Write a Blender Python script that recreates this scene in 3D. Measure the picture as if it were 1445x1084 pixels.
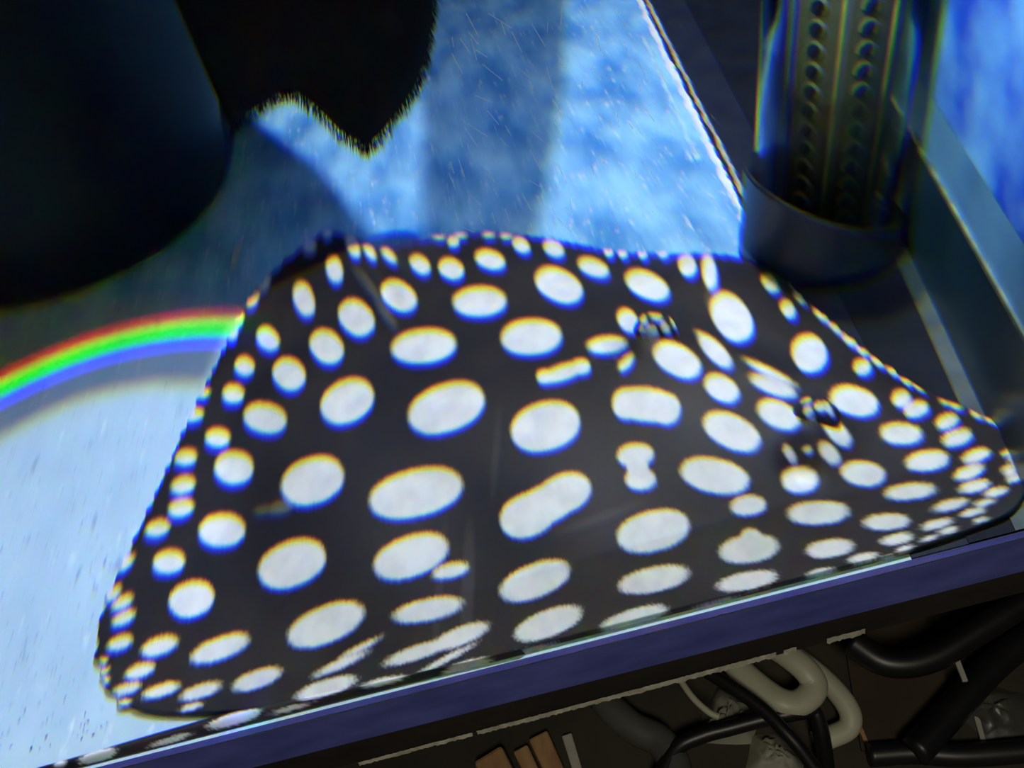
import bpy, bmesh, math, random
import numpy as np
from mathutils import Vector, Matrix
random.seed(7); np.random.seed(7)
for o in list(bpy.data.objects): bpy.data.objects.remove(o)
scn = bpy.context.scene
COL = scn.collection

# ------------------------------------------------------------------ camera
FPX, CX, CY = 1250.0, 722.5, 542.0
CAM = np.array([0.0, -0.2716, 0.45]); PITCH, ROLL = math.radians(42), math.radians(-14.31)
fw = np.array([0, math.cos(PITCH), -math.sin(PITCH)])
rt0 = np.array([1.0, 0, 0]); up0 = np.cross(rt0, fw)
RT = rt0*math.cos(ROLL) + up0*math.sin(ROLL); UP = -rt0*math.sin(ROLL) + up0*math.cos(ROLL)
cd = bpy.data.cameras.new('camera'); cam = bpy.data.objects.new('camera', cd); COL.objects.link(cam)
cam.matrix_world = Matrix(((RT[0], UP[0], -fw[0], CAM[0]), (RT[1], UP[1], -fw[1], CAM[1]), (RT[2], UP[2], -fw[2], CAM[2]), (0, 0, 0, 1)))
cd.sensor_fit = 'HORIZONTAL'; cd.sensor_width = 36; cd.lens = FPX/1445*36; cd.clip_start = 0.01
scn.camera = cam
def ray(px, py): return fw + RT*(px-CX)/FPX - UP*(py-CY)/FPX
def F(px, py, z=0.0):                      # pixel -> point on the horizontal plane z
    d = ray(px, py); return CAM + d*((z-CAM[2])/d[2])
def FY(px, py, y=0.0):                     # pixel -> point on the vertical plane y
    d = ray(px, py); return CAM + d*((y-CAM[1])/d[1])
def PRJ(P):
    v = np.asarray(P) - CAM; w = v@fw
    return CX + FPX*(v@RT)/w, CY - FPX*(v@UP)/w

# ------------------------------------------------------------------ world, lamps, exposure
w = bpy.data.worlds.new('room'); scn.world = w; w.use_nodes = True
w.node_tree.nodes['Background'].inputs[0].default_value = (0.55, 0.62, 0.75, 1)
w.node_tree.nodes['Background'].inputs[1].default_value = 0.02
scn.view_settings.view_transform = 'Standard'; scn.view_settings.look = 'None'
scn.view_settings.gamma = 1.0; scn.view_settings.exposure = 0.0; scn.view_settings.use_curve_mapping = False
def lamp(name, kind, loc, energy, color, target=None, **kw):
    d = bpy.data.lights.new(name, kind); o = bpy.data.objects.new(name, d); COL.objects.link(o)
    o.location = loc; d.energy = energy; d.color = color
    for k, v in kw.items(): setattr(d, k, v)
    if target is not None:
        o.rotation_euler = (Vector(target)-Vector(loc)).to_track_quat('-Z', 'Y').to_euler()
    return o
KEY = np.array([0.32, 0.45, 1.20])          # tank lamp above the opening in the added cover
lamp('tank_lamp', 'SPOT', KEY, 60, (0.84, 0.92, 1.0), target=(0.1, 0.45, 0), spot_size=math.radians(110), spot_blend=0.3, shadow_soft_size=0.012)
lamp('blue_wall_fill', 'SPOT', (-0.02, 0.10, 0.62), 20, (0.5, 0.75, 1.0), target=(0.32, 0.20, 0.27), spot_size=math.radians(46), spot_blend=0.9, shadow_soft_size=0.02)  # unseen spot added only to brighten the side wall
lamp('blue_shade_fill', 'AREA', (-0.25, 0.62, 0.54), 1.4, (0.22, 0.40, 1.0), shape='RECTANGLE', size=0.3, size_y=0.25)  # unseen blue fill added to lift the shaded floor under the added cover
POOL = np.array([-0.334, 0.177]); POOL_R = 0.246
sl = lamp('rainbow_ring_spot', 'SPOT', (POOL[0], POOL[1], 0.8), 34, (1, 1, 1), spot_size=math.radians(44), spot_blend=0.0, shadow_soft_size=0.0015)  # added spot whose colour ramp throws the rainbow ring on the floor
sl.data.use_nodes = True
nt = sl.data.node_tree; em = nt.nodes['Emission']
tc = nt.nodes.new('ShaderNodeTexCoord'); sx = nt.nodes.new('ShaderNodeSeparateXYZ'); nt.links.new(tc.outputs['Normal'], sx.inputs[0])
def mth(tree, op, a, b=None):
    n = tree.nodes.new('ShaderNodeMath'); n.operation = op
    for i, v in enumerate((a, b)):
        if v is None: continue
        if isinstance(v, (int, float)): n.inputs[i].default_value = v
        else: tree.links.new(v, n.inputs[i])
    return n.outputs[0]
r2 = mth(nt, 'ADD', mth(nt, 'MULTIPLY', sx.outputs[0], sx.outputs[0]), mth(nt, 'MULTIPLY', sx.outputs[1], sx.outputs[1]))
rr = mth(nt, 'DIVIDE', mth(nt, 'SQRT', r2), mth(nt, 'ABSOLUTE', sx.outputs[2]))
fac = mth(nt, 'MULTIPLY', rr, 0.8/0.30)      # 1.0 = 0.30 m from the pool's centre on the tank floor
cr = nt.nodes.new('ShaderNodeValToRGB'); nt.links.new(fac, cr.inputs[0]); 
# beam faded out towards +x to keep the rainbow ring off the stingray
xr_ = mth(nt, 'MULTIPLY', mth(nt, 'DIVIDE', sx.outputs[0], mth(nt, 'ABSOLUTE', sx.outputs[2])), 0.8)
mr = nt.nodes.new('ShaderNodeMapRange'); mr.inputs[1].default_value = 0.115; mr.inputs[2].default_value = 0.16; mr.inputs[3].default_value = 1; mr.inputs[4].default_value = 0
nt.links.new(xr_, mr.inputs[0])
vm = nt.nodes.new('ShaderNodeVectorMath'); vm.operation = 'SCALE'; nt.links.new(cr.outputs[0], vm.inputs[0]); nt.links.new(mr.outputs[0], vm.inputs['Scale']); nt.links.new(vm.outputs[0], em.inputs[0])
def trap(p, a, b, c, d): return max(0.0, min(1.0, (p-a)/(b-a), (d-p)/(d-c)))
stops = [(0.0, (0.17, 0.20, 0.27)), (0.50, (0.17, 0.20, 0.27)), (0.56, (0.18, 0.185, 0.19))]
for i in range(25):
    p = 0.62 + 0.0118*i; k = 1 - trap(p, .70, .75, 2, 3)
    stops.append((p, (.15*k + 1.0*trap(p, .785, .835, .85, .895), .17*k + 1.15*trap(p, .735, .765, .82, .86), .25*k + 1.5*trap(p, .715, .735, .765, .80))))
els = cr.color_ramp.elements
while len(els) > 1: els.remove(els[-1])
els[0].position = stops[0][0]; els[0].color = (*stops[0][1], 1)
for p, c in stops[1:]:
    e = els.new(p); e.color = (*c, 1)
lamp('room_lamp', 'AREA', (0.0, -0.75, 0.9), 4.4, (1.0, 0.93, 0.74), target=(0.1, 0, -0.1), shape='DISK', size=0.25)

# ------------------------------------------------------------------ materials
def mat(name, col, rough=0.5, spec=0.5, metal=0.0, var=0.0, scale=30.0, stretch=(1, 1, 1), bump=0.0, col2=None, **kw):
    m = bpy.data.materials.new(name); m.use_nodes = True; t = m.node_tree
    b = t.nodes['Principled BSDF']
    b.inputs['Base Color'].default_value = (*col, 1); b.inputs['Roughness'].default_value = rough
    b.inputs['Specular IOR Level'].default_value = spec; b.inputs['Metallic'].default_value = metal
    for k, v in kw.items(): b.inputs[k].default_value = v
    if var or col2 or bump:
        tc = t.nodes.new('ShaderNodeTexCoord'); mp = t.nodes.new('ShaderNodeMapping'); mp.inputs['Scale'].default_value = stretch
        t.links.new(tc.outputs['Object'], mp.inputs[0])
        n = t.nodes.new('ShaderNodeTexNoise'); n.inputs['Scale'].default_value = scale; n.inputs['Detail'].default_value = 6
        t.links.new(mp.outputs[0], n.inputs['Vector'])
        r = t.nodes.new('ShaderNodeValToRGB'); t.links.new(n.outputs[0], r.inputs[0])
        r.color_ramp.elements[0].position = 0.35; r.color_ramp.elements[1].position = 0.65
        c2 = col2 if col2 else tuple(min(1, c*(1+var)) for c in col)
        c1 = col if col2 else tuple(c*(1-var) for c in col)
        r.color_ramp.elements[0].color = (*c1, 1); r.color_ramp.elements[1].color = (*c2, 1)
        t.links.new(r.outputs[0], b.inputs['Base Color'])
        if bump:
            bp = t.nodes.new('ShaderNodeBump'); bp.inputs['Strength'].default_value = bump; bp.inputs['Distance'].default_value = 0.002
            t.links.new(n.outputs[0], bp.inputs['Height']); t.links.new(bp.outputs[0], b.inputs['Normal'])
    return m

def pane_material():
    # dispersive pane: red, green and blue leave it under slightly different angles
    m = bpy.data.materials.new('dispersive_glass'); m.use_nodes = True; t = m.node_tree; t.nodes.clear()
    out = t.nodes.new('ShaderNodeOutputMaterial'); prev = None
    iors = [0.9850 + 0.0034*k for k in range(12)]
    wts = np.array([[math.exp(-((n_-m_)/s_)**2/2) for m_, s_ in ((.9905, .0035), (.9970, .0040), (1.0120, .0055))] for n_ in iors]); wts /= wts.sum(0)
    for ior, c, ro in [(n_, tuple(map(float, w_)), 0.0) for n_, w_ in zip(iors, wts)]:
        r = t.nodes.new('ShaderNodeBsdfRefraction'); r.inputs['Color'].default_value = (*c, 1); r.inputs['IOR'].default_value = ior; r.inputs['Roughness'].default_value = ro
        if prev is None: prev = r.outputs[0]
        else:
            a = t.nodes.new('ShaderNodeAddShader'); t.links.new(prev, a.inputs[0]); t.links.new(r.outputs[0], a.inputs[1]); prev = a.outputs[0]
    t.links.new(prev, out.inputs[0]); return m

def see_through(name, col, fac, rough=0.1):
    m = bpy.data.materials.new(name); m.use_nodes = True; t = m.node_tree
    b = t.nodes['Principled BSDF']; b.inputs['Base Color'].default_value = (*col, 1); b.inputs['Roughness'].default_value = rough
    tr = t.nodes.new('ShaderNodeBsdfTransparent'); mx = t.nodes.new('ShaderNodeMixShader'); mx.inputs[0].default_value = fac
    t.links.new(tr.outputs[0], mx.inputs[1]); t.links.new(b.outputs[0], mx.inputs[2]); t.links.new(mx.outputs[0], t.nodes['Material Output'].inputs[0]); return m

# ------------------------------------------------------------------ mesh helpers
def mesh(name, verts, faces, m, parent=None, smooth=True):
    me = bpy.data.meshes.new(name); me.from_pydata([tuple(map(float, v)) for v in verts], [], faces); me.update()
    if smooth: me.polygons.foreach_set('use_smooth', [True]*len(me.polygons))
    o = bpy.data.objects.new(name, me); COL.objects.link(o)
    if m: me.materials.append(m)
    if parent: o.parent = parent
    return o
def tag(o, label=None, cat=None, group=None, kind=None):
    for k, v in (('label', label), ('category', cat), ('group', group), ('kind', kind)):
        if v: o[k] = v
    return o
def empty(name, loc=(0, 0, 0)):
    o = bpy.data.objects.new(name, None); COL.objects.link(o); o.location = [float(c) for c in loc]; o.empty_display_size = 0.02; return o
def prism(name, poly, z0, z1, m, parent=None, off=(0, 0, 0)):
    n = len(poly); V = [(p[0]-off[0], p[1]-off[1], z0-off[2]) for p in poly] + [(p[0]-off[0], p[1]-off[1], z1-off[2]) for p in poly]
    Fc = [tuple(range(n-1, -1, -1)), tuple(range(n, 2*n))] + [(i, (i+1) % n, n+(i+1) % n, n+i) for i in range(n)]
    o = mesh(name, V, Fc, m, parent, False)
    bm = bmesh.new(); bm.from_mesh(o.data); bmesh.ops.recalc_face_normals(bm, faces=bm.faces); bm.to_mesh(o.data); bm.free()
    return o
def box(name, x0, x1, y0, y1, z0, z1, m, parent=None, off=(0, 0, 0)):
    return prism(name, [(x0, y0), (x1, y0), (x1, y1), (x0, y1)], z0, z1, m, parent, off)
def smoothpath(pts, sub=8):
    P = [np.array(p, float) for p in pts]; P = [2*P[0]-P[1]] + P + [2*P[-1]-P[-2]]; out = []
    for i in range(1, len(P)-2):
        for k in range(sub):
            t = k/sub; a, b, c, d = P[i-1], P[i], P[i+1], P[i+2]
            out.append(0.5*((2*b) + (c-a)*t + (2*a-5*b+4*c-d)*t*t + (3*b-a-3*c+d)*t**3))
    out.append(P[-2]); return out
def tube(name, pts, r, m, parent=None, seg=12, flat=1.0, sub=8, off=(0, 0, 0), smooth_path=True):
    P = smoothpath(pts, sub) if smooth_path else [np.array(p, float) for p in pts]
    V, Fc = [], []; n = len(P); up = np.array([0, 0, 1.0])
    for i, p in enumerate(P):
        t = P[min(i+1, n-1)] - P[max(i-1, 0)]; t /= np.linalg.norm(t)
        s = np.cross(t, up); ls = np.linalg.norm(s); s = s/ls if ls > 1e-4 else np.array([1.0, 0, 0]); q = np.cross(s, t)
        rad = r(i/(n-1)) if callable(r) else r
        for k in range(seg):
            a = 2*math.pi*k/seg; V.append(p + rad*(s*math.cos(a) + q*flat*math.sin(a)) - np.array(off))
    for i in range(n-1):
        for k in range(seg):
            a, b = i*seg+k, i*seg+(k+1) % seg; Fc.append((a, b, b+seg, a+seg))
    Fc.append(tuple(range(seg-1, -1, -1))); Fc.append(tuple(range((n-1)*seg, n*seg)))
    return mesh(name, V, Fc, m, parent)
def lathe(name, prof, m, parent=None, seg=48, axis=None, org=(0, 0, 0), shear=0.0, off=(0, 0, 0), closed=False):
    """prof: list of (r, h, slant) ; slant scales the tilt of that ring"""
    if axis is None: axis = np.array([0, 0, 1.0])
    e1 = np.cross([0, 1.0, 0], axis); e1 /= np.linalg.norm(e1); e2 = np.cross(axis, e1)
    V, Fc = [], []
    for p in prof:
        r, h = p[0], p[1]; sl_ = p[2] if len(p) > 2 else 0
        for k in range(seg):
            a = 2*math.pi*k/seg; c, s = math.cos(a), math.sin(a)
            V.append(np.array(org) + e1*r*c + e2*r*s + axis*(h - sl_*r*c) - np.array(off))
    n = len(prof)
    for i in range(n if closed else n-1):
        for k in range(seg):
            a, b = i*seg+k, i*seg+(k+1) % seg; j = (i+1) % n
            Fc.append((a, b, j*seg+(k+1) % seg, j*seg+k))
    if not closed:
        if prof[0][0] > 1e-6: Fc.append(tuple(range(seg-1, -1, -1)))
        if prof[-1][0] > 1e-6: Fc.append(tuple(range((n-1)*seg, n*seg)))
    return mesh(name, V, Fc, m, parent)

# ------------------------------------------------------------------ the tank: setting
def floor_material():
    m = bpy.data.materials.new('tank_floor'); m.use_nodes = True; t = m.node_tree; b = t.nodes['Principled BSDF']
    tc = t.nodes.new('ShaderNodeTexCoord'); sx = t.nodes.new('ShaderNodeSeparateXYZ'); t.links.new(tc.outputs['Object'], sx.inputs[0])
    def noise(sc, st, det=5):
        mp = t.nodes.new('ShaderNodeMapping'); mp.inputs['Scale'].default_value = st; t.links.new(tc.outputs['Object'], mp.inputs[0])
        n = t.nodes.new('ShaderNodeTexNoise'); n.inputs['Scale'].default_value = sc; n.inputs['Detail'].default_value = det
        t.links.new(mp.outputs[0], n.inputs['Vector']); return n.outputs[0]
    def ramp(v, a, b_, c0, c1):
        r = t.nodes.new('ShaderNodeValToRGB'); t.links.new(v, r.inputs[0]); e = r.color_ramp.elements
        e[0].position = a; e[1].position = b_; e[0].color = (*c0, 1); e[1].color = (*c1, 1); return r.outputs[0]
    def mix(f, a, b_, mode='MIX'):
        x = t.nodes.new('ShaderNodeMix'); x.data_type = 'RGBA'; x.blend_type = mode
        for i, v in ((0, f), (6, a), (7, b_)):
            if isinstance(v, (int, float)): x.inputs[i].default_value = v
            elif isinstance(v, tuple): x.inputs[i].default_value = (*v, 1)
            else: t.links.new(v, x.inputs[i])
        return x.outputs[2]
    n1 = noise(22, (1, .45, 1)); n2 = noise(110, (1, .35, 1)); n3 = noise(6, (1, 1, 1), 3)
    blue = ramp(n1, 0.36, 0.66, (0.06, 0.26, 0.64), (0.30, 0.63, 0.95))
    pale = ramp(n1, 0.3, 0.7, (0.36, 0.54, 0.74), (0.46, 0.65, 0.84))
    # floor colour: pale over the front part, blue over the rest
    s = mth(t, 'ADD', mth(t, 'ADD', mth(t, 'MULTIPLY', sx.outputs[0], 0.55), sx.outputs[1]), mth(t, 'MULTIPLY', n3, 0.08))
    f = ramp(s, 0.30, 0.36, (0, 0, 0), (1, 1, 1))
    c = mix(f, pale, blue)
    sp = ramp(n2, 0.62, 0.74, (0, 0, 0), (1, 1, 1)); c = mix(mth(t, 'MULTIPLY', sp, 0.75), c, (0.72, 0.86, 0.95))
    dk = ramp(n2, 0.27, 0.36, (1, 1, 1), (0, 0, 0)); c = mix(mth(t, 'MULTIPLY', dk, 0.5), c, (0.10, 0.22, 0.38))
    t.links.new(c, b.inputs['Base Color']); b.inputs['Roughness'].default_value = 0.6; b.inputs['Specular IOR Level'].default_value = 0.25
    return m
L1a, L1b = F(905, 0), F(1050, 300); S2a, S2b = F(1265, 320), F(1380, 570); L2a, L2b = F(966, 0), F(1065, 190)
def at_y(a, b, y): return np.array([a[0] + (b[0]-a[0])*(y-a[1])/(b[1]-a[1]), y, 0])
YB = 1.9
M_floor = floor_material()
fl = box('floor', -1.2, at_y(S2a, S2b, YB)[0]+.05, 0, YB, -0.012, 0.0, M_floor); tag(fl, 'pale and blue mottled tank bottom under the stingray', kind='structure')
M_pane = pane_material()
wn = mesh('window_1', [(-1.2, 0, 0), (at_y(S2a, S2b, 0)[0], 0, 0), (at_y(S2a, S2b, 0)[0], 0, .56), (-1.2, 0, .56)], [(0, 1, 2, 3)], M_pane, smooth=False)
tag(wn, 'clear front glass of the aquarium', kind='structure')
M_dark = mat('dark_back', (0.01, 0.016, 0.03), 0.5, var=.3)
tag(box('wall_back', -1.2, at_y(S2a, S2b, YB)[0]+.05, YB, YB+.012, -.012, .55, M_dark), kind='structure')
tag(box('wall_left', -1.212, -1.2, 0, YB, -.012, .55, M_dark), kind='structure')
# right side of the tank: bands along the side wall, reflections painted into two of them
wa, wb = at_y(S2a, S2b, 0.0), at_y(S2a, S2b, YB)
def band(name, z0, z1, out0, out1, m, **kw):
    # a slab along the right wall from out0 to out1 (metres outward of the wall line)
    o = prism(name, [(wa[0]+out0, wa[1]), (wa[0]+out1, wa[1]), (wb[0]+out1, wb[1]), (wb[0]+out0, wb[1])], z0, z1, m); tag(o, kind='structure', **kw); return o
M_darkreflect = mat('wall_dark_reflection', (0.010, 0.028, 0.040), 0.3, col2=(0.018, 0.045, 0.06), scale=14)  # dark reflection painted into the lower wall colour
M_bluereflect = mat('wall_blue_reflection', (0.02, 0.09, 0.62), 0.4, col2=(0.20, 0.48, 0.85), scale=16, stretch=(1, 1, 1.2))  # blue reflection of the floor painted into the wall colour
M_strip = mat('wall_strip', (0.10, 0.24, 0.40), 0.3, col2=(0.16, 0.34, 0.52), scale=20)
M_greyseam = mat('grey_seam', (0.03, 0.045, 0.055), 0.6, col2=(0.06, 0.085, 0.1), scale=60)
M_edge = mat('pale_edge', (0.06, 0.10, 0.125), 0.6, spec=.2, col2=(0.15, 0.2, 0.23), scale=80)
band('wall_right', 0.132, 0.34, 0.0, 0.012, M_bluereflect, label='upper side wall of the aquarium with a mottled blue reflection painted on')
band('trim_1', 0.0, 0.087, 0.0, 0.012, M_darkreflect, label='lower band of the side wall with a dark teal reflection painted on')
band('trim_2', 0.087, 0.090, -0.0015, 0.012, M_edge, label='thin pale glass edge along the side wall')
band('trim_3', 0.090, 0.132, 0.001, 0.012, M_strip, label='light blue glass band along the side wall')
def strip_between(name, a0, a1, b0, b1, y0, y1, z0, z1, m, **kw):
    p, q, r_, s_ = at_y(a0, a1, y0), at_y(b0, b1, y0), at_y(b0, b1, y1), at_y(a0, a1, y1)
    return tag(prism(name, [p[:2], q[:2], r_[:2], s_[:2]], z0, z1, m), kind='structure', **kw)
M_ledge = mat('ledge_dark', (0.005, 0.007, 0.013), 0.7, spec=.12, col2=(0.009, 0.012, 0.022), scale=30)
M_ledge2 = mat('ledge_navy', (0.010, 0.014, 0.030), 0.65, spec=.15, col2=(0.016, 0.022, 0.042), scale=30)
strip_between('trim_4', L1a, L1b, L2a, L2b, 0.0, YB, 0.0, 0.0012, M_ledge2, label='navy strip beside the pale silicone seam')
d_in = np.array([-0.012, 0, 0])
strip_between('trim_5', L2a, L2b, S2a+d_in, S2b+d_in, 0.0, YB, 0.0, 0.0020, M_ledge, label='black ledge under the filter pipe')
tag(prism('trim_6', [(wa[0]-.012, 0), (wa[0], 0), (wb[0], YB), (wb[0]-.012, YB)], 0.0, 0.0026, M_greyseam), 'grey silicone seam at the foot of the side wall', kind='structure')
def seam(name, a, b, off, wd, h, m, label, y0=.02, y1=1.3, n=170):
    V, Fc = [], []
    for i in range(n):
        y = y0 + (y1-y0)*i/(n-1); c = at_y(a, b, y); j1 = random.uniform(-.35, .35)*wd; j2 = random.uniform(-.35, .35)*wd
        V += [(c[0]+off-wd/2+j1, y, 0.0002), (c[0]+off+random.uniform(-.1, .1)*wd, y, h*random.uniform(.7, 1.1)), (c[0]+off+wd/2+j2, y, 0.0002)]
        if i:
            k = 3*i; Fc += [(k-3, k, k+1, k-2), (k-2, k+1, k+2, k-1)]
    return tag(mesh(name, V, Fc, m, smooth=True), label, kind='structure')
M_white = mat('white_silicone', (0.75, 0.8, 0.82), 0.6, var=.1)
M_algae = mat('algae_seam', (0.28, 0.25, 0.2), 0.7, col2=(0.55, 0.55, 0.5), scale=90)
seam('trim_7', L1a, L1b, -0.002, 0.0065, 0.004, M_white, 'white silicone bead between the blue floor and the black ledge')
seam('trim_8', L1a, L1b, 0.007, 0.005, 0.0065, M_algae, 'ragged tan bead beside the white silicone bead')
seam('trim_9', L1a, L1b, -0.018, 0.004, 0.0012, mat('smear', (.35, .6, .8), .7, var=.3, scale=90), 'thin pale smear on the floor beside the white bead', y0=.47, y1=.78, n=60)
# unseen cover added over the back left: its edge shapes the floor shadow
def to_caster(P, z): P = np.array([P[0], P[1], 0.0]); return KEY + (P-KEY)*(1 - z/KEY[2])
ZL = 0.56
D0, D1 = F(350, 160), F(540, 350); Dm = F(455, 240)
far = D0 + (D0-D1)*2.2
arc = [(POOL[0] + .172*math.cos(math.radians(a)), POOL[1] + .172*math.sin(math.radians(a))) for a in range(60, 150, 6)]
sh = [far, D0, Dm, D1, F(470, 338), F(400, 372), F(338, 445), F(315, 490)] + arc + [(-1.6, .16)]
caster = [to_caster(p, ZL)[:2] for p in sh]
caster = [(max(-1.2, p[0]), min(YB, p[1])) for p in caster] + [(-1.2, YB)]
M_caster = mat('shadow_cover_black', (0.012, 0.012, 0.014), 0.5, var=.2)
tag(prism('shadow_cover', caster, ZL, ZL+.008, M_caster), 'unseen black cover added to shade the back of the aquarium', 'cover')
# unseen tinted bar, added and shaped to throw the dull floor stripe
br = [F(600, 60), F(600, 340), F(755, 330), F(768, 280), F(785, 200), F(795, 120), F(790, 50)]
tag(prism('stripe_caster', [to_caster(p, ZL+.02)[:2] for p in [F(600, -60), F(600, 345)] + [F(755, 335), F(765, 285), F(783, 200), F(796, 110), F(800, -60)]], ZL+.02, ZL+.026, see_through('stripe_caster_glass', (0.06, 0.12, 0.2), .5)), 'unseen tinted bar added to shade a stripe of the floor', 'added bar')

# ------------------------------------------------------------------ frame and stand in front
M_frame = mat('frame_navy', (0.07, 0.085, 0.33), 0.35, col2=(0.11, 0.13, 0.46), scale=18, stretch=(1, 1, 3))
fr = box('baseboard_front', -1.2, .9, -0.004, 0.010, -0.036, -0.0002, M_frame); tag(fr, 'navy plastic frame strip along the bottom of the front glass', kind='structure')
M_glint = mat('pale_glint', (0.11, 0.12, 0.15), 0.4, var=.2, scale=60)  # glint on the frame's top edge, painted as a pale strip
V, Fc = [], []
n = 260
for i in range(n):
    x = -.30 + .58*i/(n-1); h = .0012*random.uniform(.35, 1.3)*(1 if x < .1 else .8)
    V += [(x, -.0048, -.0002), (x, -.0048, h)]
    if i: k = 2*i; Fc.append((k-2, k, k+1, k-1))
tag(mesh('frame_glint', V, Fc, M_glint), 'thin pale glint painted along the top of the navy frame', kind='structure')
bpy.context.view_layer.update()
ZS = -0.25
st = empty('aquarium_stand', (0, .1, ZS)); tag(st, 'dark wooden stand with chipped front board under the aquarium', 'stand')
so = (0, .1, ZS)
M_wood = mat('stand_black', (0.016, 0.013, 0.011), 0.5, col2=(0.028, 0.022, 0.018), scale=16, stretch=(1, 1, 3))
M_shelf = mat('stand_shelf', (0.020, 0.017, 0.011), 0.7, col2=(0.04, 0.034, 0.022), scale=9)
box('front_board', -1.2, .9, 0.0, 0.02, -0.068, -0.036, M_wood, st, so)
box('shelf', -1.2, .9, -0.22, 0.45, ZS-.02, ZS, M_shelf, st, so)
box('back_panel', -1.2, .9, 0.44, 0.45, ZS, -0.036, M_wood, st, so)
box('top_board', -1.2, .9, 0.02, 0.44, -0.05, -0.036, M_wood, st, so)
M_chip = mat('chipped_paint', (0.34, 0.33, 0.25), 0.8, col2=(0.55, 0.53, 0.42), scale=120)
def chips(x0, x1, h0, h1, gaps):
    V, Fc = [], []; n = int((x1-x0)/.0016)
    prevok = False
    for i in range(n):
        x = x0 + (x1-x0)*i/(n-1); t = i/(n-1)
        h = (h0 + (h1-h0)*t)*random.uniform(.65, 1.15); zt = -.068 + .0055*t + random.uniform(-.0004, .0004)
        ok = not any(a < x < b for a, b in gaps)
        V += [(x, -.0008, zt+.0008), (x, -.0014, zt-h), (x, .004, zt-h)]
        if ok and prevok: k = 3*i; Fc += [(k-3, k-2, k+1, k), (k-2, k-1, k+2, k+1)]
        prevok = ok
    o = mesh('chipped_edge', [np.array(v)-np.array(so) for v in V], Fc, M_chip, st, False); o['label'] = 'pale strip of chipped paint'
    return o
chips(-.150, .173, .0025, .005, [(-.077, -.0745), (.13, .148), (.118, .121)])

# ------------------------------------------------------------------ things on the stand's shelf
def S(px, py, h=0.0): return F(px, py, ZS+h)
GROUPS = {'power_cable': 'black cables under the aquarium', 'white_hose': 'white hoses under the aquarium', 'grey_hose': 'thin and grey hoses under the aquarium'}
def thing_tube(name, pix, r, m, label, cat, group=None, flat=1.0, hs=None, **kw):
    pts = [S(p[0], p[1], (hs[i] if hs else r*flat)) for i, p in enumerate(pix)]
    o = tube(name, pts, r, m, flat=flat, **kw); tag(o, label, cat, GROUPS.get(name)); return o
M_hose = mat('hose_white', (0.42, 0.41, 0.31), 0.45, var=.12, scale=20)
M_cable = mat('cable_black', (0.008, 0.008, 0.009), 0.4, var=.2)
M_greyhose = mat('hose_grey', (0.07, 0.07, 0.062), 0.5, var=.25, scale=20)
M_pine = mat('pine', (0.30, 0.16, 0.07), 0.7, col2=(0.42, 0.25, 0.12), scale=30, stretch=(4, 1, 1))
thing_tube('white_hose', [(1020, 918), (1045, 946), (1072, 970), (1100, 989), (1124, 993), (1143, 981), (1148, 964), (1137, 946), (1113, 926), (1085, 908)], .0105, M_hose, 'white hose bent into a tight loop beneath the chipped edge', 'hose', flat=.8,
           hs=[.03, .034, .036, .036, .034, .034, .036, .04, .042, .04])
thing_tube('white_hose', [(1095, 910), (1121, 926), (1157, 953), (1185, 982), (1200, 1008), (1196, 1028), (1172, 1040), (1150, 1048)], .0085, M_hose, 'long white hose curving around the tight hose loop', 'hose', flat=.9,
           hs=[.028, .026, .022, .018, .014, .010, .009, .0085])
thing_tube('power_cable', [(955, 915), (985, 940), (1030, 968), (1075, 1000), (1105, 1030), (1130, 1058), (1160, 1100)], .0052, M_cable, 'black cable running diagonally across the white hose loops', 'cable', hs=[.052, .054, .056, .056, .054, .05, .046])
thing_tube('power_cable', [(930, 1100), (955, 1056), (990, 1038), (1030, 1027), (1080, 1014), (1120, 1006), (1148, 1004), (1158, 1030), (1163, 1060), (1168, 1100)], .0062, M_cable, 'black cable arching below the tight white hose loop', 'cable', hs=[.02, .022, .024, .026, .030, .032, .026, .022, .02, .02])
thing_tube('power_cable', [(1290, 1062), (1330, 1018), (1370, 972), (1410, 932), (1470, 885)], .0115, M_cable, 'thick black cable crossing the brown cardboard diagonally', 'cable', hs=[.018]*5)
thing_tube('power_cable', [(1225, 1066), (1290, 1062), (1360, 1066), (1470, 1058)], .0085, M_cable, 'black cable lying along the stand shelf edge', 'cable', hs=[.0085]*4)
thing_tube('power_cable', [(1200, 905), (1250, 935), (1310, 930), (1380, 890), (1460, 840)], .0105, M_cable, 'black cable sagging close under the stand front board', 'cable', hs=[.06, .055, .055, .06, .065])
thing_tube('grey_hose', [(850, 985), (868, 1005), (895, 1028), (930, 1045), (950, 1075), (955, 1100)], .0125, M_greyhose, 'dull grey hose beside the black cables', 'hose', hs=[.0145]*6)
thing_tube('grey_hose', [(960, 960), (978, 985), (1000, 1005), (1015, 1012)], .0025, M_hose, 'thin pale airline running toward the crumpled bag', 'hose', hs=[.05, .05, .048, .047])
def stick(pa, pb, r, h, m, label, group=None, cat='stick'):
    a, b = S(*pa, h), S(*pb, h); d = b-a; L = np.linalg.norm(d); s = np.cross(d/L, [0, 0, 1.0])
    V = []
    for t in (0, 1):
        for u, v in ((-1, -1), (1, -1), (1, 1), (-1, 1)):
            V.append(a + d*t + s*r*u*(1-.12*t) + np.array([0, 0, 1])*r*.6*v)
    Fc = [(3, 2, 1, 0), (4, 5, 6, 7)] + [(i, (i+1) % 4, 4+(i+1) % 4, 4+i) for i in range(4)]
    o = mesh('wooden_stick', V, Fc, m, smooth=False)
    md = o.modifiers.new('edge', 'BEVEL'); md.width = r*.25; md.segments = 2
    return tag(o, label, cat, 'wooden sticks under the aquarium')
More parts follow.
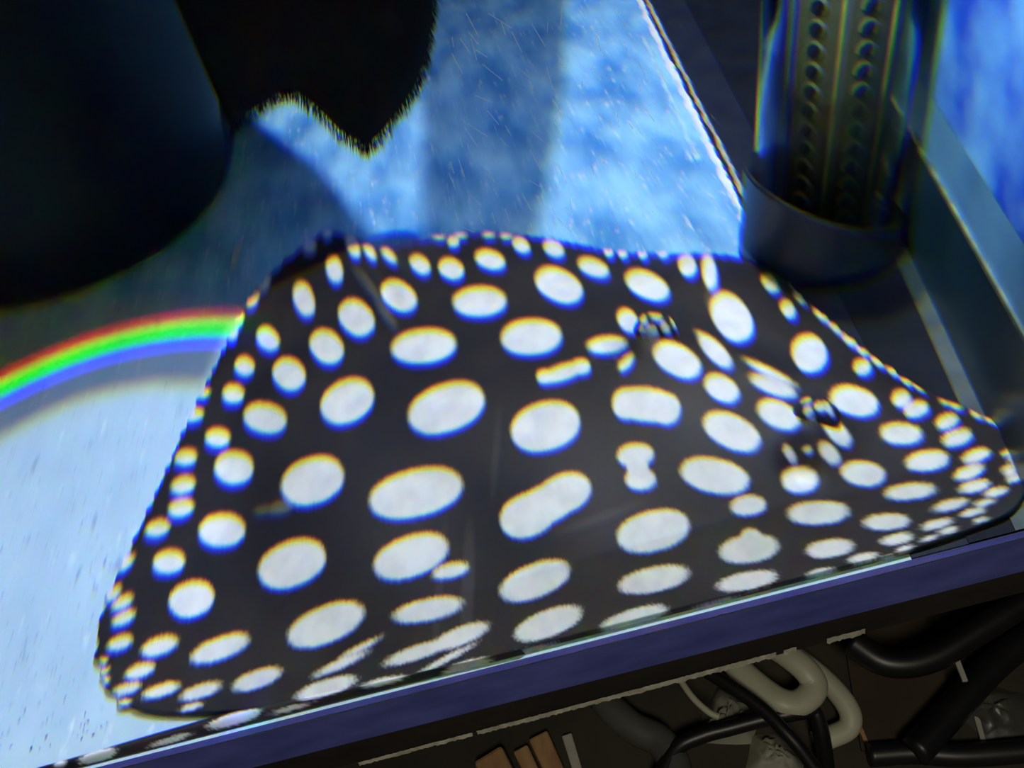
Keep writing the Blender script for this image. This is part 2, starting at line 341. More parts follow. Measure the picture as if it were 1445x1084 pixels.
M_palewood = mat('pale_stick', (0.36, 0.34, 0.29), 0.7, var=.15)
stick((760, 1040), (792, 1110), .0085, .006, M_pine, 'orange brown wooden slat beside the white stick')
stick((735, 1058), (760, 1110), .0065, .006, M_pine, 'narrow wooden slat between the orange slat and wood block')
stick((690, 1068), (715, 1115), .013, .009, M_pine, 'short wood block in the dark under the stand')
stick((800, 1038), (822, 1110), .0042, .004, M_palewood, 'white stick leaning beside the orange wooden slat')
stick((1205, 1007), (1231, 1068), .0017, .004, M_pine, 'thin tan skewer beside the long white hose')
stick((1343, 914), (1362, 962), .0022, .045, M_palewood, 'short pale stick above the thick black cable')
stick((1378, 1012), (1390, 1056), .0020, .003, M_palewood, 'short pale stick below the thick black cable')
# cardboard sheet, crumpled plastic
M_card = mat('cardboard', (0.030, 0.020, 0.011), 0.8, col2=(0.05, 0.033, 0.018), scale=12)
cp = [S(1190, 900), S(1300, 860), S(1345, 1000), S(1300, 1058), S(1215, 1062)]
tag(prism('cardboard_sheet', [p[:2] for p in cp], ZS+.0005, ZS+.004, M_card), 'dark brown cardboard sheet lying on the stand shelf', 'cardboard')
def crumple(poly, h, m, label, base=0.0):
    P = [np.array(S(*p, base)) for p in poly]; c = sum(P)/len(P); n = len(P); V = [c+[0, 0, h]]; Fc = []; R_ = 7
    for r_ in range(1, R_+1):
        for i in range(n*4):
            a, b = P[i//4], P[(i//4+1) % n]; e = a + (b-a)*((i % 4)/4)
            t = r_/R_; z = h*(1-t**2)*random.uniform(.55, 1.25) if r_ < R_ else 0
            V.append(c + (e-c)*t*(1+random.uniform(-.05, .05)) + np.array([0, 0, max(z, .0003)]))
    k = n*4
    for i in range(k): Fc.append((0, 1+i, 1+(i+1) % k))
    for r_ in range(R_-1):
        for i in range(k):
            a = 1+r_*k+i; b = 1+r_*k+(i+1) % k; Fc.append((a, a+k, b+k, b))
    return tag(mesh('plastic_bag', V, Fc, m), label, 'bag', 'plastic bags under the aquarium')
M_bag = mat('bag_clear', (0.22, 0.22, 0.17), 0.6, var=.2, scale=15)
crumple([(975, 1050), (1012, 968), (1072, 1008), (1060, 1050)], .022, M_bag, 'crumpled grey plastic bag behind the arching cable')
crumple([(1050, 1100), (1060, 1040), (1095, 1036), (1135, 1078), (1130, 1105)], .015, M_bag, 'crumpled grey plastic bag below the arching cable')
crumple([(1330, 985), (1370, 960), (1450, 980), (1460, 1045), (1390, 1050)], .010, mat('bag_dim', (0.06, 0.06, 0.05), .35, var=.4, scale=20), 'dim clear plastic wrap beneath the thick black cable')

# ------------------------------------------------------------------ black tub and lumpy wood in the back
M_black = mat('tub_black', (0.0022, 0.003, 0.005), 0.5, spec=.12, col2=(0.004, 0.0045, 0.007), scale=8)
tc_, tr_ = np.array([-0.437, 0.685]), 0.180
tub = empty('black_tub', (tc_[0], tc_[1], 0)); tag(tub, 'large round black tub standing on the tank floor', 'tub')
TR = lambda z: tr_ + .27*z
prof = [(0.0, 0.0), (.160, 0.0), (.172, .003), (.179, .010), (TR(.02), .02), (TR(.1), .1), (TR(.35), .35), (TR(.35)+.006, .353), (TR(.35)+.006, .365), (TR(.35)-.008, .365), (TR(.35)-.010, .35), (.165, .02), (0, .02)]
tb = lathe('shell', prof, M_black, tub, seg=72, org=(0, 0, 0))
M_rib = mat('tub_mark', (0.02, 0.014, 0.012), .6, var=.3)
for a, z0, z1 in ((math.radians(-118), .10, .18), (math.radians(-128), .05, .09)):
    V = []; Fc = []
    for i in range(9):
        z = z0 + (z1-z0)*i/8; wv = .004*math.sin(math.pi*i/8)+.0008
        for s in (-1, 1):
            aa = a + s*wv/.165 + .03*math.sin(i*.7)
            V.append(((TR(z)+.0008)*math.cos(aa), (TR(z)+.0008)*math.sin(aa), z))
        if i: Fc.append((2*i-2, 2*i-1, 2*i+1, 2*i))
    mesh('stain', V, Fc, M_rib, tub)
# lumpy black wood hanging from the added cover, furry edge
YW = 0.462
wp = [(326, 183), (347, 161), (370, 147), (393, 133), (412, 129), (432, 140), (455, 160), (480, 185), (503, 198), (517, 205), (535, 190), (560, 160), (579, 134), (592, 106), (602, 75), (608, 40), (612, 0), (616, -60)]
W = [FY(*p, YW) for p in wp]; W = smoothpath(W, 5)
top = []
xr, xl = W[-1][0], W[0][0]
for i in range(1, 20):
    z = W[-1][2] + (ZL - .001 - W[-1][2])*i/19; top.append(np.array([xr+.02*math.sin(i*.5)*.3, YW, z]))
for i in range(1, 24): top.append(np.array([xr + (xl-xr)*i/23, YW, ZL-.001]))
for i in range(1, 24): top.append(np.array([xl, YW, ZL-.001 + (W[0][2]-ZL+.001)*i/24]))
ring = W + top; cw = np.mean(ring, axis=0); cw[2] = .3
M_wd = mat('black_wood', (0.003, 0.003, 0.004), 0.85, spec=.1, col2=(0.006, 0.005, 0.006), scale=30, bump=.6)
wd = empty('driftwood', (cw[0], YW, ZL-.001)); tag(wd, 'lumpy black driftwood with a furry lower edge beside the tub', 'driftwood')
wo = np.array([cw[0], YW, ZL-.001])
V, Fc = [], []; nr = len(ring); RR = 10
for side in (1, -1):
    for k in range(RR+1):
        t = k/RR
        for p in ring:
            q = cw + (p-cw)*t; V.append(np.array([q[0], YW + (.022 if side > 0 else -.036)*math.sqrt(max(0, 1-t**3))*(1 + .15*math.sin(q[0]*60)*math.cos(q[2]*50)), q[2]]) - wo)
for s in range(2):
    b0 = s*(RR+1)*nr
    for k in range(RR):
        for i in range(nr):
            a, b = b0+k*nr+i, b0+k*nr+(i+1) % nr
            Fc.append((a, b, b+nr, a+nr) if s else (a, a+nr, b+nr, b))
mesh('wood_body', V, Fc, M_wd, wd)
V, Fc = [], []
for i in range(len(W)-1):
    for _ in range(26):
        p = W[i] + (W[i+1]-W[i])*random.random(); t = (W[i+1]-W[i]); t /= np.linalg.norm(t)
        nrm = np.array([t[2], 0, -t[0]]); L = random.uniform(.003, .010); d = np.array([0, 0, -1.0])*.75 + nrm*.3 + np.array([random.uniform(-.25, .25), random.uniform(-.3, .3), 0])
        y = random.uniform(-.02, .02); a = p + np.array([0, y, .003]) - wo; k = len(V)
        V += [a - t*.0006, a + t*.0006, a + d*L + t*.0001]; Fc.append((k, k+1, k+2))
fz = mesh('furry_fringe', V, Fc, mat('fringe', (0.006, 0.006, 0.004), .9, spec=.05), wd); fz['kind'] = 'stuff'

# ------------------------------------------------------------------ filter pipe
YP = 0.30
p1, p2 = FY(1163, 268, YP), FY(1200, -60, YP); ax = (p2-p1)/np.linalg.norm(p2-p1)
base = p1 - ax*((p1[2]-.0022)/ax[2])
fp = empty('filter_pipe', base); tag(fp, 'clear filter pipe with dark slotted core in a black socket', 'filter pipe')
hR = (p1[2]-.0022)/ax[2]                       # height of the socket rim along the axis
pxm = np.linalg.norm(p1-CAM)/FPX
RC = 104*pxm*.98; RO = 97*pxm*.93
M_socket = mat('socket_black', (0.010, 0.013, 0.026), 0.4, col2=(0.016, 0.02, 0.036), scale=25)
SL = .42
lathe('socket', [(RC*1.02, 0.0), (RC*1.02, .012), (RC, .016), (RC, hR-.004, SL), (RC*1.02, hR, SL), (RC*.955, hR, SL), (RC*.955, .02), (0.001, .02)], M_socket, fp, 64, ax, base, off=base)
glassm = bpy.data.materials.new('clear_acrylic'); glassm.use_nodes = True
t = glassm.node_tree; t.nodes.clear(); out = t.nodes.new('ShaderNodeOutputMaterial')
tr = t.nodes.new('ShaderNodeBsdfTransparent'); tr.inputs[0].default_value = (.86, .87, .80, 1)
gl = t.nodes.new('ShaderNodeBsdfGlossy'); gl.inputs['Roughness'].default_value = .08; gl.inputs[0].default_value = (.9, .95, 1, 1)
lw = t.nodes.new('ShaderNodeFresnel'); lw.inputs[0].default_value = 1.14
mx = t.nodes.new('ShaderNodeMixShader'); t.links.new(lw.outputs[0], mx.inputs[0]); t.links.new(tr.outputs[0], mx.inputs[1]); t.links.new(gl.outputs[0], mx.inputs[2]); t.links.new(mx.outputs[0], out.inputs[0])
LP = .34
lathe('clear_tube', [(RO, .03), (RO, LP), (RO*.965, LP), (RO*.965, .03)], glassm, fp, 64, ax, base, off=base, closed=True)
M_core = mat('core_olive', (0.10, 0.096, 0.06), 0.6, spec=.2, col2=(0.14, 0.13, 0.08), scale=20, stretch=(3, 3, .6))
RI = RO*.74
core_c = base + np.array([.004, .008, 0])
lathe('slotted_core', [(0.001, .021), (RI, .021), (RI, LP), (0.001, LP)], M_core, fp, 48, ax, core_c, off=base)
e1 = np.cross([0, 1.0, 0], ax); e1 /= np.linalg.norm(e1); e2 = np.cross(ax, e1)
M_slot = mat('slot_black', (0.003, 0.003, 0.003), .6, var=.2); M_lip = mat('slot_lip', (0.22, 0.21, 0.14), .5, var=.2)
def rod_on(name, ang, rad, r, h0, h1, m):
    a = math.radians(ang); d = e1*math.cos(a) + e2*math.sin(a); c = core_c + d*rad
    return tube(name, [c + ax*h0, c + ax*h1], r, m, fp, seg=10, off=base, smooth_path=False)
# find the core angle that faces the camera
tocam = CAM - (base + ax*.2); ca = math.degrees(math.atan2(tocam@e2, tocam@e1))
slot_me = lip_me = None
for col_a in (-22, 25):
    for i in range(13):
        h = hR*.62 + .0145*i + .01; a = math.radians(ca + col_a); d = e1*math.cos(a)+e2*math.sin(a); tn = np.cross(ax, d)
        c = core_c + d*(RI+.0002) + ax*h - base
        Mx = Matrix(((tn[0], ax[0], d[0], c[0]), (tn[1], ax[1], d[1], c[1]), (tn[2], ax[2], d[2], c[2]), (0, 0, 0, 1)))
        if slot_me is None:
            V = [(.0046*math.cos(k*math.pi/4), .0050*math.sin(k*math.pi/4), z) for z in (-.001, .0012) for k in range(8)]
            Fc = [tuple(range(8, 16))] + [(k, (k+1) % 8, 8+(k+1) % 8, 8+k) for k in range(8)]
            so_ = mesh('slot', V, Fc, M_slot, fp, False); slot_me = so_.data
        else:
            so_ = bpy.data.objects.new('slot', slot_me); COL.objects.link(so_); so_.parent = fp
        so_.matrix_local = Mx
        if lip_me is None:
            V, Fc = [], []
            for k in range(7):
                th = math.radians(-40 + 230*k/6)
                for rr_, z in ((.0046, .0), (.0056, .0028), (.0068, .0)): V.append((rr_*math.cos(th), rr_*1.05*math.sin(th), z))
                if k: b = 3*k; Fc += [(b-3, b, b+1, b-2), (b-2, b+1, b+2, b-1)]
            lp_ = mesh('slot_lip', V, Fc, M_lip, fp, True); lip_me = lp_.data
        else:
            lp_ = bpy.data.objects.new('slot_lip', lip_me); COL.objects.link(lp_); lp_.parent = fp
        lp_.matrix_local = Mx
M_highlight = mat('core_highlight', (0.5, 0.44, 0.22), .4, var=.2)  # yellowish highlight lines on the core, built as thin rods
rod_on('highlight_rod', ca+2, RI, .0016, .03, LP, M_highlight)
rod_on('highlight_rod', ca+52, RI+.002, .0014, .03, LP, M_highlight)
M_streak = mat('streak_blue', (0.12, 0.2, 0.95), .25, col2=(0.2, 0.32, 1.0), scale=10)  # blue and pale reflection streaks of the tube, built as coloured rods
rod_on('blue_streak', ca-66, RI+.0070, .0060, .03, LP, M_streak)
rod_on('blue_streak', ca-47, RI+.003, .0026, .03, LP, mat('streak_dim', (0.10, 0.16, 0.42), .3, var=.2))
rod_on('pale_streak', ca-86, RI+.0085, .0016, .03, LP, mat('streak_pale', (.75, .78, .7), .4, var=.1))

# ------------------------------------------------------------------ stingray
OUT = [(460, 328, .030), (482, 331, .030), (510, 341, .024), (545, 350, .016), (590, 342, .012), (650, 332, .010), (700, 331, .008), (760, 337, .008), (820, 348, .008), (870, 358, .007), (950, 361, .006), (1010, 361, .008),
       (1060, 371, .012), (1100, 394, .014), (1140, 428, .012), (1190, 470, .009), (1230, 503, .007), (1290, 545, .006), (1340, 570, .006), (1390, 590, .007), (1428, 613, .009), (1450, 650, .008), (1449, 690, .0065), (1427, 722, .006), (1380, 744, .005),
       (1300, 772, .004), (1200, 799, .004), (1100, 825, .004), (1000, 850, .004), (900, 876, .004), (800, 901, .004), (700, 927, .004), (620, 947, .004), (540, 966, .004), (430, 988, .004), (330, 1004, .004), (240, 1008, .004), (185, 999, .004), (152, 973, .004),
       (138, 930, .004), (141, 885, .004), (154, 840, .004), (178, 790, .004), (204, 735, .004), (234, 670, .004), (260, 610, .004), (284, 560, .005), (309, 510, .006), (330, 465, .008), (352, 425, .011), (386, 385, .018), (422, 354, .026)]
SPOTS = """640 343 8 7 0;692 368 21 13 -18;736 348 13 9 -35;782 353 15 10 -28;838 379 22 12 -22;593 375 16 11 -42;637 381 18 14 -25;563 419 27 19 -36;677 427 37 21 2;789 404 35 22 -27;914 404 32 18 -26
971 377 15 12 -70;1002 386 24 10 -82;1033 449 38 25 -56;1088 402 14 9 -50;1113 438 13 9 -60;1143 500 27 24 -65;1218 520 12 11 0;472 382 19 11 -76;498 350 16 8 -66;522 357 13 6 -60;549 362 13 6 -45
429 424 24 14 -74;503 450 28 22 -48;378 480 18 14 -52;461 491 26 21 -48;345 519 14 13 -40;408 530 24 21 -45;329 558 15 13 0;598 490 45 24 6;750 477 42 25 3;490 568 39 29 30;374 592 30 21 -12;307 620 17 13 0
630 577 55 33 20;262 648 15 11 12;330 662 27 23 0;258 687 17 12 22;255 719 18 12 16;222 748 17 11 20;441 680 45 32 22;587 697 66 33 14;313 750 32 23 5;238 795 22 16 12;175 797 15 8 38;412 797 49 31 23;270 847 32 24 20
580 786 54 28 20;636 806 25 10 14;770 603 49 34 16;745 728 40 30 24;795 698 40 27 24;770 713 50 27 26;897 643 25 16 6;904 677 21 15 0;900 660 15 14 0;912 572 46 24 -7;885 571 20 22 0;940 578 20 22 0;755 820 51 23 22;922 750 51 28 14;1009 672 48 24 -12;1033 610 42 23 -26
923 818 49 17 12;1057 775 41 19 8;1060 760 15 13 0;1054 820 41 12 11;1056 714 24 14 5;1129 678 25 18 2;1155 724 42 16 3;1171 774 32 12 8;1218 669 30 17 -8;1285 694 34 11 6;1251 737 31 11 3;1309 651 30 14 7;1206 567 34 20 -16;1272 613 29 15 -4
1273 564 13 12 0;1294 579 17 11 16;1337 596 16 10 22;1351 619 21 11 17;1378 644 20 9 18;1368 667 21 9 20;1375 687 21 8 13;1341 713 23 7 15;1406 695 15 6 14;1389 710 13 4 14;1373 723 15 5 13;1384 734 9 3 14;1322 740 20 6 13;1337 749 12 4 14;1311 760 9 3 14;1265 761 21 7 12;1277 775 11 4 14;1218 787 19 6 10;1253 787 11 3 14;1160 809 19 6 10;1426 668 8 5 20;1424 640 9 4 15;1432 648 9 4 18;1425 661 11 4 18;1432 676 10 4 20
857 488 27 12 4;884 513 14 7 52;887 454 18 13 -52;956 509 36 21 -30;795 527 33 11 18;770 533 12 10 0;820 519 13 11 0;1010 497 30 12 -46;997 478 14 4 -30;1019 549 26 17 -32;1091 546 33 11 -22;1088 527 36 6 -27;1099 586 31 18 -26;1182 611 24 12 -46;1171 640 18 10 -50;1115 642 13 6 -58;1140 636 6 5 0
159 840 13 7 45;172 852 16 8 32;174 874 17 8 26;169 909 18 9 22;145 935 6 4 20;146 949 7 4 20;148 962 7 4 20;225 913 26 12 20;310 916 42 15 21;197 948 21 9 21;178 973 19 7 18;227 975 26 8 18;283 976 28 9 19;363 959 34 12 20;460 882 56 25 23;270 998 14 4 16;174 993 9 4 15;161 987 7 3 15
604 861 48 15 12;650 898 40 12 22;585 922 42 9 20;618 911 44 8 24;774 880 49 18 21;660 941 33 8 16;460 971 42 11 17;481 937 37 6 25;506 916 28 4 28;895 873 46 13 17;630 930 38 4 28;542 962 28 5 12;738 921 40 4 14;1020 853 32 5 11
860 358 6 6 0;880 360 6 6 0;908 361 6 6 0;937 360 7 6 0;620 337 7 3 0;650 335 7 3 0;690 334 7 3 0;715 336 7 3 0
356 424 12 8 60;372 401 11 8 50;437 350 9 8 0;462 331 6 6 0;335 455 12 7 65;328 475 8 6 60;287 558 9 6 20;273 588 14 9 15;1180 465 12 4 -42;1200 482 11 6 -42;1218 496 10 5 -42;1240 511 10 6 -42;1261 525 9 5 -40;1280 538 9 5 -40;1298 548 8 4 -38;1335 568 7 5 -20;1350 574 8 5 -20;1380 586 8 5 -20;1398 593 7 5 -20;1412 600 9 4 -25
1160 446 12 6 -45;1130 422 9 5 -45;372 722 14 6 8 .10;396 718 18 9 15 .14;520 405 34 7 -52 .07;545 445 22 6 -52 .08;700 640 60 5 85 .02;660 830 90 9 88 .025;620 830 90 5 85 .02;850 730 60 6 20 .03;1010 425 14 20 0 .06"""
SPOTS = [tuple(map(float, s.split())) for l in SPOTS.split('\n') for s in l.split(';')]
def spot_fac(px, py, spots, soft=2.6):
    out = np.zeros_like(px)
    for (x, y, a, b, an, *st_) in spots:
        m = (abs(px-x) < a+12) & (abs(py-y) < a+12)
        if not m.any(): continue
        dx, dy = px[m]-x, -(py[m]-y); c, s = math.cos(math.radians(an)), math.sin(math.radians(an))
        u, v = (dx*c+dy*s)/a, (-dx*s+dy*c)/b
        d = (abs(u)**2.15 + abs(v)**2.15)**(1/2.15)
        e = (1-d)*np.minimum(a, b) + np.random.uniform(-1.0, 1.0, d.shape)
        f = np.clip(.5 + e/(2*soft), 0, 1); out[m] = np.maximum(out[m], f*f*(3-2*f)*(st_[0] if st_ else 1))
    return out
rim = np.array([F(x, y, z) for x, y, z in OUT])
rim[:, 1] = np.maximum(rim[:, 1], 0.0035)
rim = np.array(smoothpath(list(rim) + [rim[0]], 10)[:-1])
rim[:, 1] = np.maximum(rim[:, 1], 0.0035)
c0 = np.array([0.02, 0.215])
ang = np.unwrap(np.arctan2(rim[:, 1]-c0[1], rim[:, 0]-c0[0]))
if ang[-1] < ang[0]: rim, ang = rim[::-1], ang[::-1]
NT, NR = 1500, 270
keep = [0]
for i in range(1, len(ang)):
    if ang[i] > ang[keep[-1]]+1e-4 and ang[i] < ang[0]+2*math.pi-1e-4: keep.append(i)
an, rm = ang[keep], rim[keep]
an3 = np.concatenate([an-2*math.pi, an, an+2*math.pi]); rm3 = np.concatenate([rm]*3)
th = np.linspace(0, 2*math.pi, NT, endpoint=False) + an[0]
RX = np.stack([np.interp(th, an3, rm3[:, k]) for k in range(3)], 1)
ser = 1 + .0035*np.sin(th*150) + .0035*np.sin(th*97+1) ; ser = np.where(RX[:, 1] < .03, 1.0, ser)
tt = (np.arange(1, NR+1)/NR)**0.9
X = c0[0] + tt[:, None]*(RX[None, :, 0]-c0[0])*np.where(tt[:, None] > .97, ser[None], 1)
Y = c0[1] + tt[:, None]*(RX[None, :, 1]-c0[1])*np.where(tt[:, None] > .97, ser[None], 1)
T = np.broadcast_to(tt[:, None], X.shape)
Z = .042*(1-T**2.0) + (RX[None, :, 2])*T**3 + .001
def gau(x, y, px, py, s, z=.04):
    p = F(px, py, z); return np.exp(-((x-p[0])**2+(y-p[1])**2)/(2*s*s))
def sculpt(X, Y):
    z = .012*gau(X, Y, 1000, 545, .075, .045)                        # head
    z += .006*gau(X, Y, 820, 690, .10, .045)
    z += .009*gau(X, Y, 922, 468, .013, .05) + .009*gau(X, Y, 1150, 592, .013, .05)      # eye mounds
    z -= .010*gau(X, Y, 872, 503, .0065, .05) + .010*gau(X, Y, 1131, 628, .0065, .05)     # spiracles
    z += .004*gau(X, Y, 1030, 492, .010, .05) + .004*gau(X, Y, 1075, 522, .010, .05)
    # crease in the raised wing
    a, b = F(505, 375, .03)[:2], F(560, 475, .045)[:2]; d = (b-a)/np.linalg.norm(b-a)
    u = (X-a[0])*d[0] + (Y-a[1])*d[1]; v = (X-a[0])*(-d[1]) + (Y-a[1])*d[0]
    z += .0035*np.exp(-(v/.006)**2)*np.exp(-((u-.05)/.06)**2) - .003*np.exp(-((v-.012)/.008)**2)*np.exp(-((u-.05)/.06)**2)
    return z
Z = Z + sculpt(X, Y)*np.clip((1-T)*6, 0, 1)
Z += .0012*np.sin(X*55+Y*20)*np.clip((1-T)*4, 0, 1)
top = np.stack([X, Y, Z], -1).reshape(-1, 3)
zc = .042 + .001 + float(sculpt(np.array([c0[0]]), np.array([c0[1]]))[0])
# underside: a few rings just above the floor
ub = []
for t_ in (1.0, .94, .8, .5):
    xb = c0[0] + t_*(RX[:, 0]-c0[0]); yb = c0[1] + t_*(RX[:, 1]-c0[1]); zb = np.maximum(.0004, (RX[:, 2]*t_**6) - .0035)
    ub.append(np.stack([xb, yb, zb], -1))
under = np.concatenate(ub)
verts = np.concatenate([[[c0[0], c0[1], zc]], top, under, [[c0[0], c0[1], .0004]]])
faces = []
idx = np.arange(NT); nx = (idx+1) % NT
tris = np.stack([np.zeros(NT, int), 1+idx, 1+nx], 1)
rings = NR + len(ub)
q = []
for k in range(rings-1):
    a = 1+k*NT
    q.append(np.stack([a+idx, a+NT+idx, a+NT+nx, a+nx], 1))
quads = np.concatenate(q); last = len(verts)-1
tris2 = np.stack([np.full(NT, last), 1+(rings-1)*NT+nx, 1+(rings-1)*NT+idx], 1)
loops = np.concatenate([tris.ravel(), quads.ravel(), tris2.ravel()]).astype(np.int32)
starts = np.concatenate([np.arange(NT)*3, NT*3+np.arange(len(quads))*4, NT*3+len(quads)*4+np.arange(NT)*3]).astype(np.int32)
px, py = PRJ(verts)
fac_ = spot_fac(px, py, SPOTS); fac_[1+NR*NT+NT:] = 0
RAYC = np.array([c0[0], c0[1], 0.0])
me = bpy.data.meshes.new('body'); me.vertices.add(len(verts)); me.vertices.foreach_set('co', (verts-RAYC).astype(np.float32).ravel())
me.loops.add(len(loops)); me.loops.foreach_set('vertex_index', loops)
me.polygons.add(len(starts)); me.polygons.foreach_set('loop_start', starts)
me.update(calc_edges=True); me.validate(); me.polygons.foreach_set('use_smooth', [True]*len(me.polygons))
at = me.attributes.new('spot', 'FLOAT', 'POINT'); at.data.foreach_set('value', fac_.astype(np.float32))
def skin_material():
    m = bpy.data.materials.new('ray_skin'); m.use_nodes = True; t = m.node_tree; b = t.nodes['Principled BSDF']
    a = t.nodes.new('ShaderNodeAttribute'); a.attribute_name = 'spot'
    tc = t.nodes.new('ShaderNodeTexCoord')
    n = t.nodes.new('ShaderNodeTexNoise'); n.inputs['Scale'].default_value = 14; n.inputs['Detail'].default_value = 7; t.links.new(tc.outputs['Object'], n.inputs['Vector'])
    n2 = t.nodes.new('ShaderNodeTexNoise'); n2.inputs['Scale'].default_value = 60; n2.inputs['Detail'].default_value = 4; t.links.new(tc.outputs['Object'], n2.inputs['Vector'])
    r1 = t.nodes.new('ShaderNodeValToRGB'); t.links.new(n.outputs[0], r1.inputs[0]); e = r1.color_ramp.elements
    e[0].position = .35; e[1].position = .68; e[0].color = (.014, .013, .018, 1); e[1].color = (.028, .024, .026, 1)
    r2_ = t.nodes.new('ShaderNodeValToRGB'); t.links.new(n2.outputs[0], r2_.inputs[0]); e = r2_.color_ramp.elements
    e[0].position = .3; e[1].position = .6; e[0].color = (.66, .67, .71, 1); e[1].color = (.82, .82, .86, 1)
    x = t.nodes.new('ShaderNodeMix'); x.data_type = 'RGBA'; t.links.new(a.outputs['Fac'], x.inputs[0]); t.links.new(r1.outputs[0], x.inputs[6]); t.links.new(r2_.outputs[0], x.inputs[7])
    t.links.new(x.outputs[2], b.inputs['Base Color']); b.inputs['Roughness'].default_value = .55; b.inputs['Specular IOR Level'].default_value = .22
    bp = t.nodes.new('ShaderNodeBump'); bp.inputs['Strength'].default_value = .15; bp.inputs['Distance'].default_value = .001
    t.links.new(n2.outputs[0], bp.inputs['Height']); t.links.new(bp.outputs[0], b.inputs['Normal'])
    return m
M_skin = skin_material(); me.materials.append(M_skin)
sr = empty('stingray', RAYC); tag(sr, 'black stingray with white spots resting on the tank floor', 'stingray')
bo = bpy.data.objects.new('body', me); COL.objects.link(bo); bo.parent = sr
# eyes
pt, qt = PRJ(top)
M_eye = mat('eye_skin', (.016, .014, .018), .4, var=.3, scale=200)
M_pup = mat('pupil', (.002, .002, .002), .1)
def eye(ex, ey, yaw, spots):
    i = int(np.argmin((pt-ex)**2 + (qt-ey)**2)); c = top[i] - np.array([0, 0, .003])
    NU, NV = 48, 32; V = []; Fc = []
    for v in range(NV+1):
        ph = math.pi*v/NV
        for u in range(NU):
            t_ = 2*math.pi*u/NU
            p = np.array([.0145*math.sin(ph)*math.cos(t_), .0105*math.sin(ph)*math.sin(t_), .0115*math.cos(ph)])
            p *= 1 + .05*math.sin(3*t_+ph*2)
            V.append((p[0]*math.cos(yaw)-p[1]*math.sin(yaw), p[0]*math.sin(yaw)+p[1]*math.cos(yaw), p[2]))
    V = np.array(V) + c
    for v in range(NV):
        for u in range(NU): Fc.append((v*NU+u, (v+1)*NU+u, (v+1)*NU+(u+1) % NU, v*NU+(u+1) % NU))
    o = mesh('eye', V-RAYC, Fc, M_skin, sr)
    a_, b_ = PRJ(V); f_ = spot_fac(a_, b_, spots, 1.5)*.85
    o.data.attributes.new('spot', 'FLOAT', 'POINT').data.foreach_set('value', f_.astype(np.float32))
    d = CAM - c; d /= np.linalg.norm(d)
    pc = c + np.array([.010*math.cos(yaw+2.4), .010*math.sin(yaw+2.4), -.001])
    V = []; Fc = []
    for v in range(9):
        ph = math.pi*v/8
        for u in range(12):
            t_ = 2*math.pi*u/12; V.append(pc - RAYC + np.array([.0042*math.sin(ph)*math.cos(t_), .0042*math.sin(ph)*math.sin(t_), .0045*math.cos(ph)]))
    for v in range(8):
        for u in range(12): Fc.append((v*12+u, (v+1)*12+u, (v+1)*12+(u+1) % 12, v*12+(u+1) % 12))
    mesh('pupil', V, Fc, M_pup, o)
eye(924, 462, -.3, [(908, 451, 5, 9, 20), (926, 447, 9, 6, -25), (920, 470, 8, 9, 0), (940, 465, 9, 5, -62), (955, 462, 16, 4, -60), (906, 468, 4, 6, 0)])
eye(1152, 583, -.5, [(1137, 565, 8, 6, 0), (1141, 582, 6, 8, 0), (1158, 575, 8, 7, -20), (1147, 601, 6, 9, 0), (1170, 578, 12, 4, -60), (1152, 615, 5, 5, 0)])
# reflection of the ray along the glass, built as a spotted strip
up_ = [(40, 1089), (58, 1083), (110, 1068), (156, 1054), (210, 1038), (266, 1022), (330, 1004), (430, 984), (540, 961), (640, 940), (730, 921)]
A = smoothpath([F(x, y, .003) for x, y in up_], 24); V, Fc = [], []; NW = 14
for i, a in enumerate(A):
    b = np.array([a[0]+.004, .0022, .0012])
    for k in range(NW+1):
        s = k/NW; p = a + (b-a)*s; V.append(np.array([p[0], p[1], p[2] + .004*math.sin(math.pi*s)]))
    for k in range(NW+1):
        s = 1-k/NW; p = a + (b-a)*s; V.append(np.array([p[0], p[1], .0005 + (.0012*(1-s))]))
RW = 2*(NW+1)
for i in range(len(A)-1):
    for k in range(RW): Fc.append((i*RW+k, i*RW+(k+1) % RW, (i+1)*RW+(k+1) % RW, (i+1)*RW+k))
V = np.array(V); ff = mesh('ray_reflection', V-RAYC, Fc, M_skin, sr)
a_, b_ = PRJ(V)
ff.data.attributes.new('spot', 'FLOAT', 'POINT').data.foreach_set('value', spot_fac(a_, b_, [(330, 1015, 36, 8, 17), (138, 1067, 26, 8, 17), (240, 1045, 26, 4, 17), (351, 989, 27, 4, 24), (460, 971, 42, 11, 17), (542, 962, 28, 5, 14), (660, 941, 33, 8, 16), (85, 1078, 8, 4, 15), (410, 1000, 25, 3, 15)], 1.8).astype(np.float32))

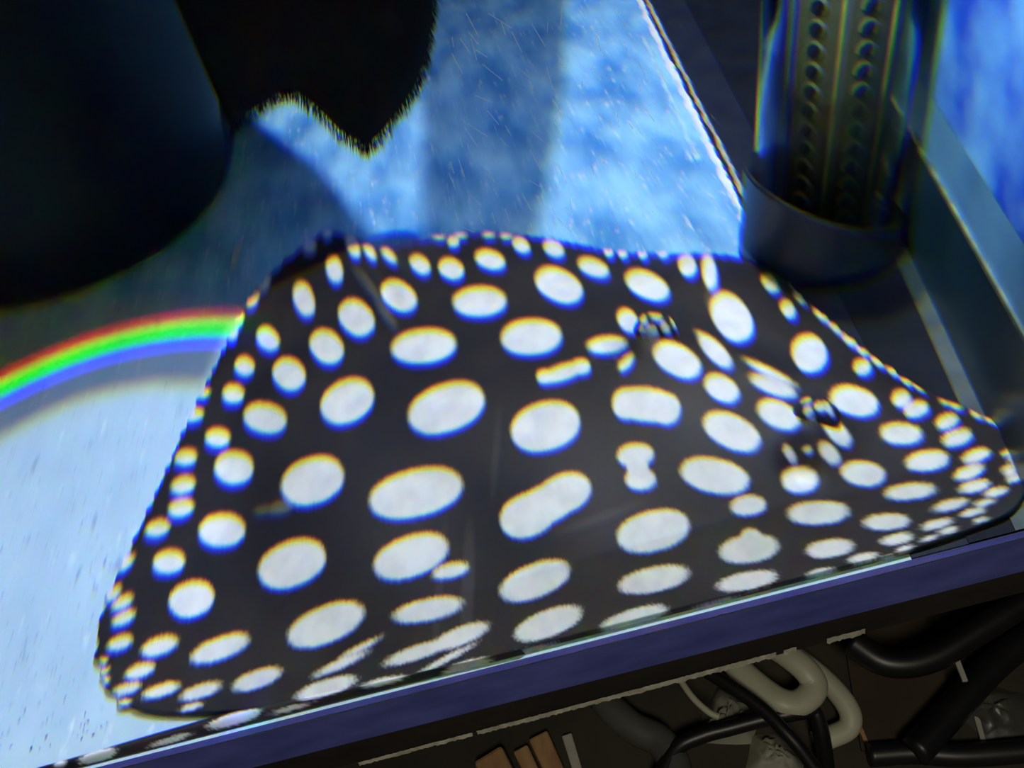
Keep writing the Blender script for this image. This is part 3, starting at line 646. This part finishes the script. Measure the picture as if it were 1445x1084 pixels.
# ------------------------------------------------------------------ small debris
def free_floor(x0, x1, y0, y1):            # a floor point that the stingray does not cover
    while True:
        p = F(random.uniform(x0, x1), random.uniform(y0, y1), .0004); a = math.atan2(p[1]-c0[1], p[0]-c0[0])
        a = (a - an[0]) % (2*math.pi) + an[0]; k = int((a-an[0])/(2*math.pi)*NT) % NT
        if math.hypot(p[0]-c0[0], p[1]-c0[1]) > 1.03*math.hypot(RX[k, 0]-c0[0], RX[k, 1]-c0[1]) and p[1] > .02 and math.hypot(p[0]-tc_[0], p[1]-tc_[1]) > tr_+.015: return p
def flakes(name, n, pick, size, m, label, cat):
    V, Fc = [], []
    for _ in range(n):
        p = pick(); a = random.uniform(0, 6.28); L = size*random.uniform(.4, 1.3); wv = L*random.uniform(.2, .6); d = np.array([math.cos(a), math.sin(a), 0]); s = np.array([-d[1], d[0], 0]); k = len(V)
        V += [p+d*L, p+s*wv, p-d*L, p-s*wv, p+np.array([0, 0, wv*.7])]; Fc += [(k, k+1, k+4), (k+1, k+2, k+4), (k+2, k+3, k+4), (k+3, k, k+4)]
    return tag(mesh(name, V, Fc, m, smooth=False), label, cat, kind='stuff')
flakes('dark_specks', 260, lambda: free_floor(0, 300, 560, 1060), .0011, mat('speck_dark', (.05, .08, .13), .8, var=.2), 'tiny dark specks scattered on the pale tank floor', 'specks')
flakes('pale_specks', 900, lambda: free_floor(60, 1040, 10, 465), .0026, mat('speck_pale', (.75, .82, .85), .8, var=.1), 'tiny pale specks scattered on the blue tank floor', 'specks')
pc = F(333, 358, .001)
V = [pc+np.array(v) for v in ((-.004, -.018, 0), (.001, -.022, 0), (.006, .012, 0), (.004, .02, 0), (-.003, .010, 0), (-.001, -.01, .004), (.002, .01, .004))]
tag(mesh('shell_chip', V, [(0, 1, 5), (1, 2, 6, 5), (2, 3, 6), (3, 4, 6), (4, 0, 5, 6)], mat('chip', (.5, .55, .5), .5, var=.2), smooth=False), 'thin pale chip lying in the shadow beside the black tub', 'chip')
def scratches(n):
    V, Fc = [], []
    for _ in range(n):
        x, y = random.uniform(630, 920), random.uniform(5, 330); p = FY(x, y, -.0006); L = random.uniform(.002, .009); a = random.gauss(.35, .25); d = np.array([math.sin(a), 0, -math.cos(a)]); s = np.array([math.cos(a), 0, math.sin(a)])*.00012; k = len(V)
        V += [p-s, p+s, p+d*L+s, p+d*L-s]; Fc.append((k, k+1, k+2, k+3))
    o = mesh('glass_scratches', V, Fc, see_through('scratch', (.8, .85, .9), .3), wn, False); o['kind'] = 'stuff'; o['label'] = 'fine pale scratches on the front glass'
scratches(80)
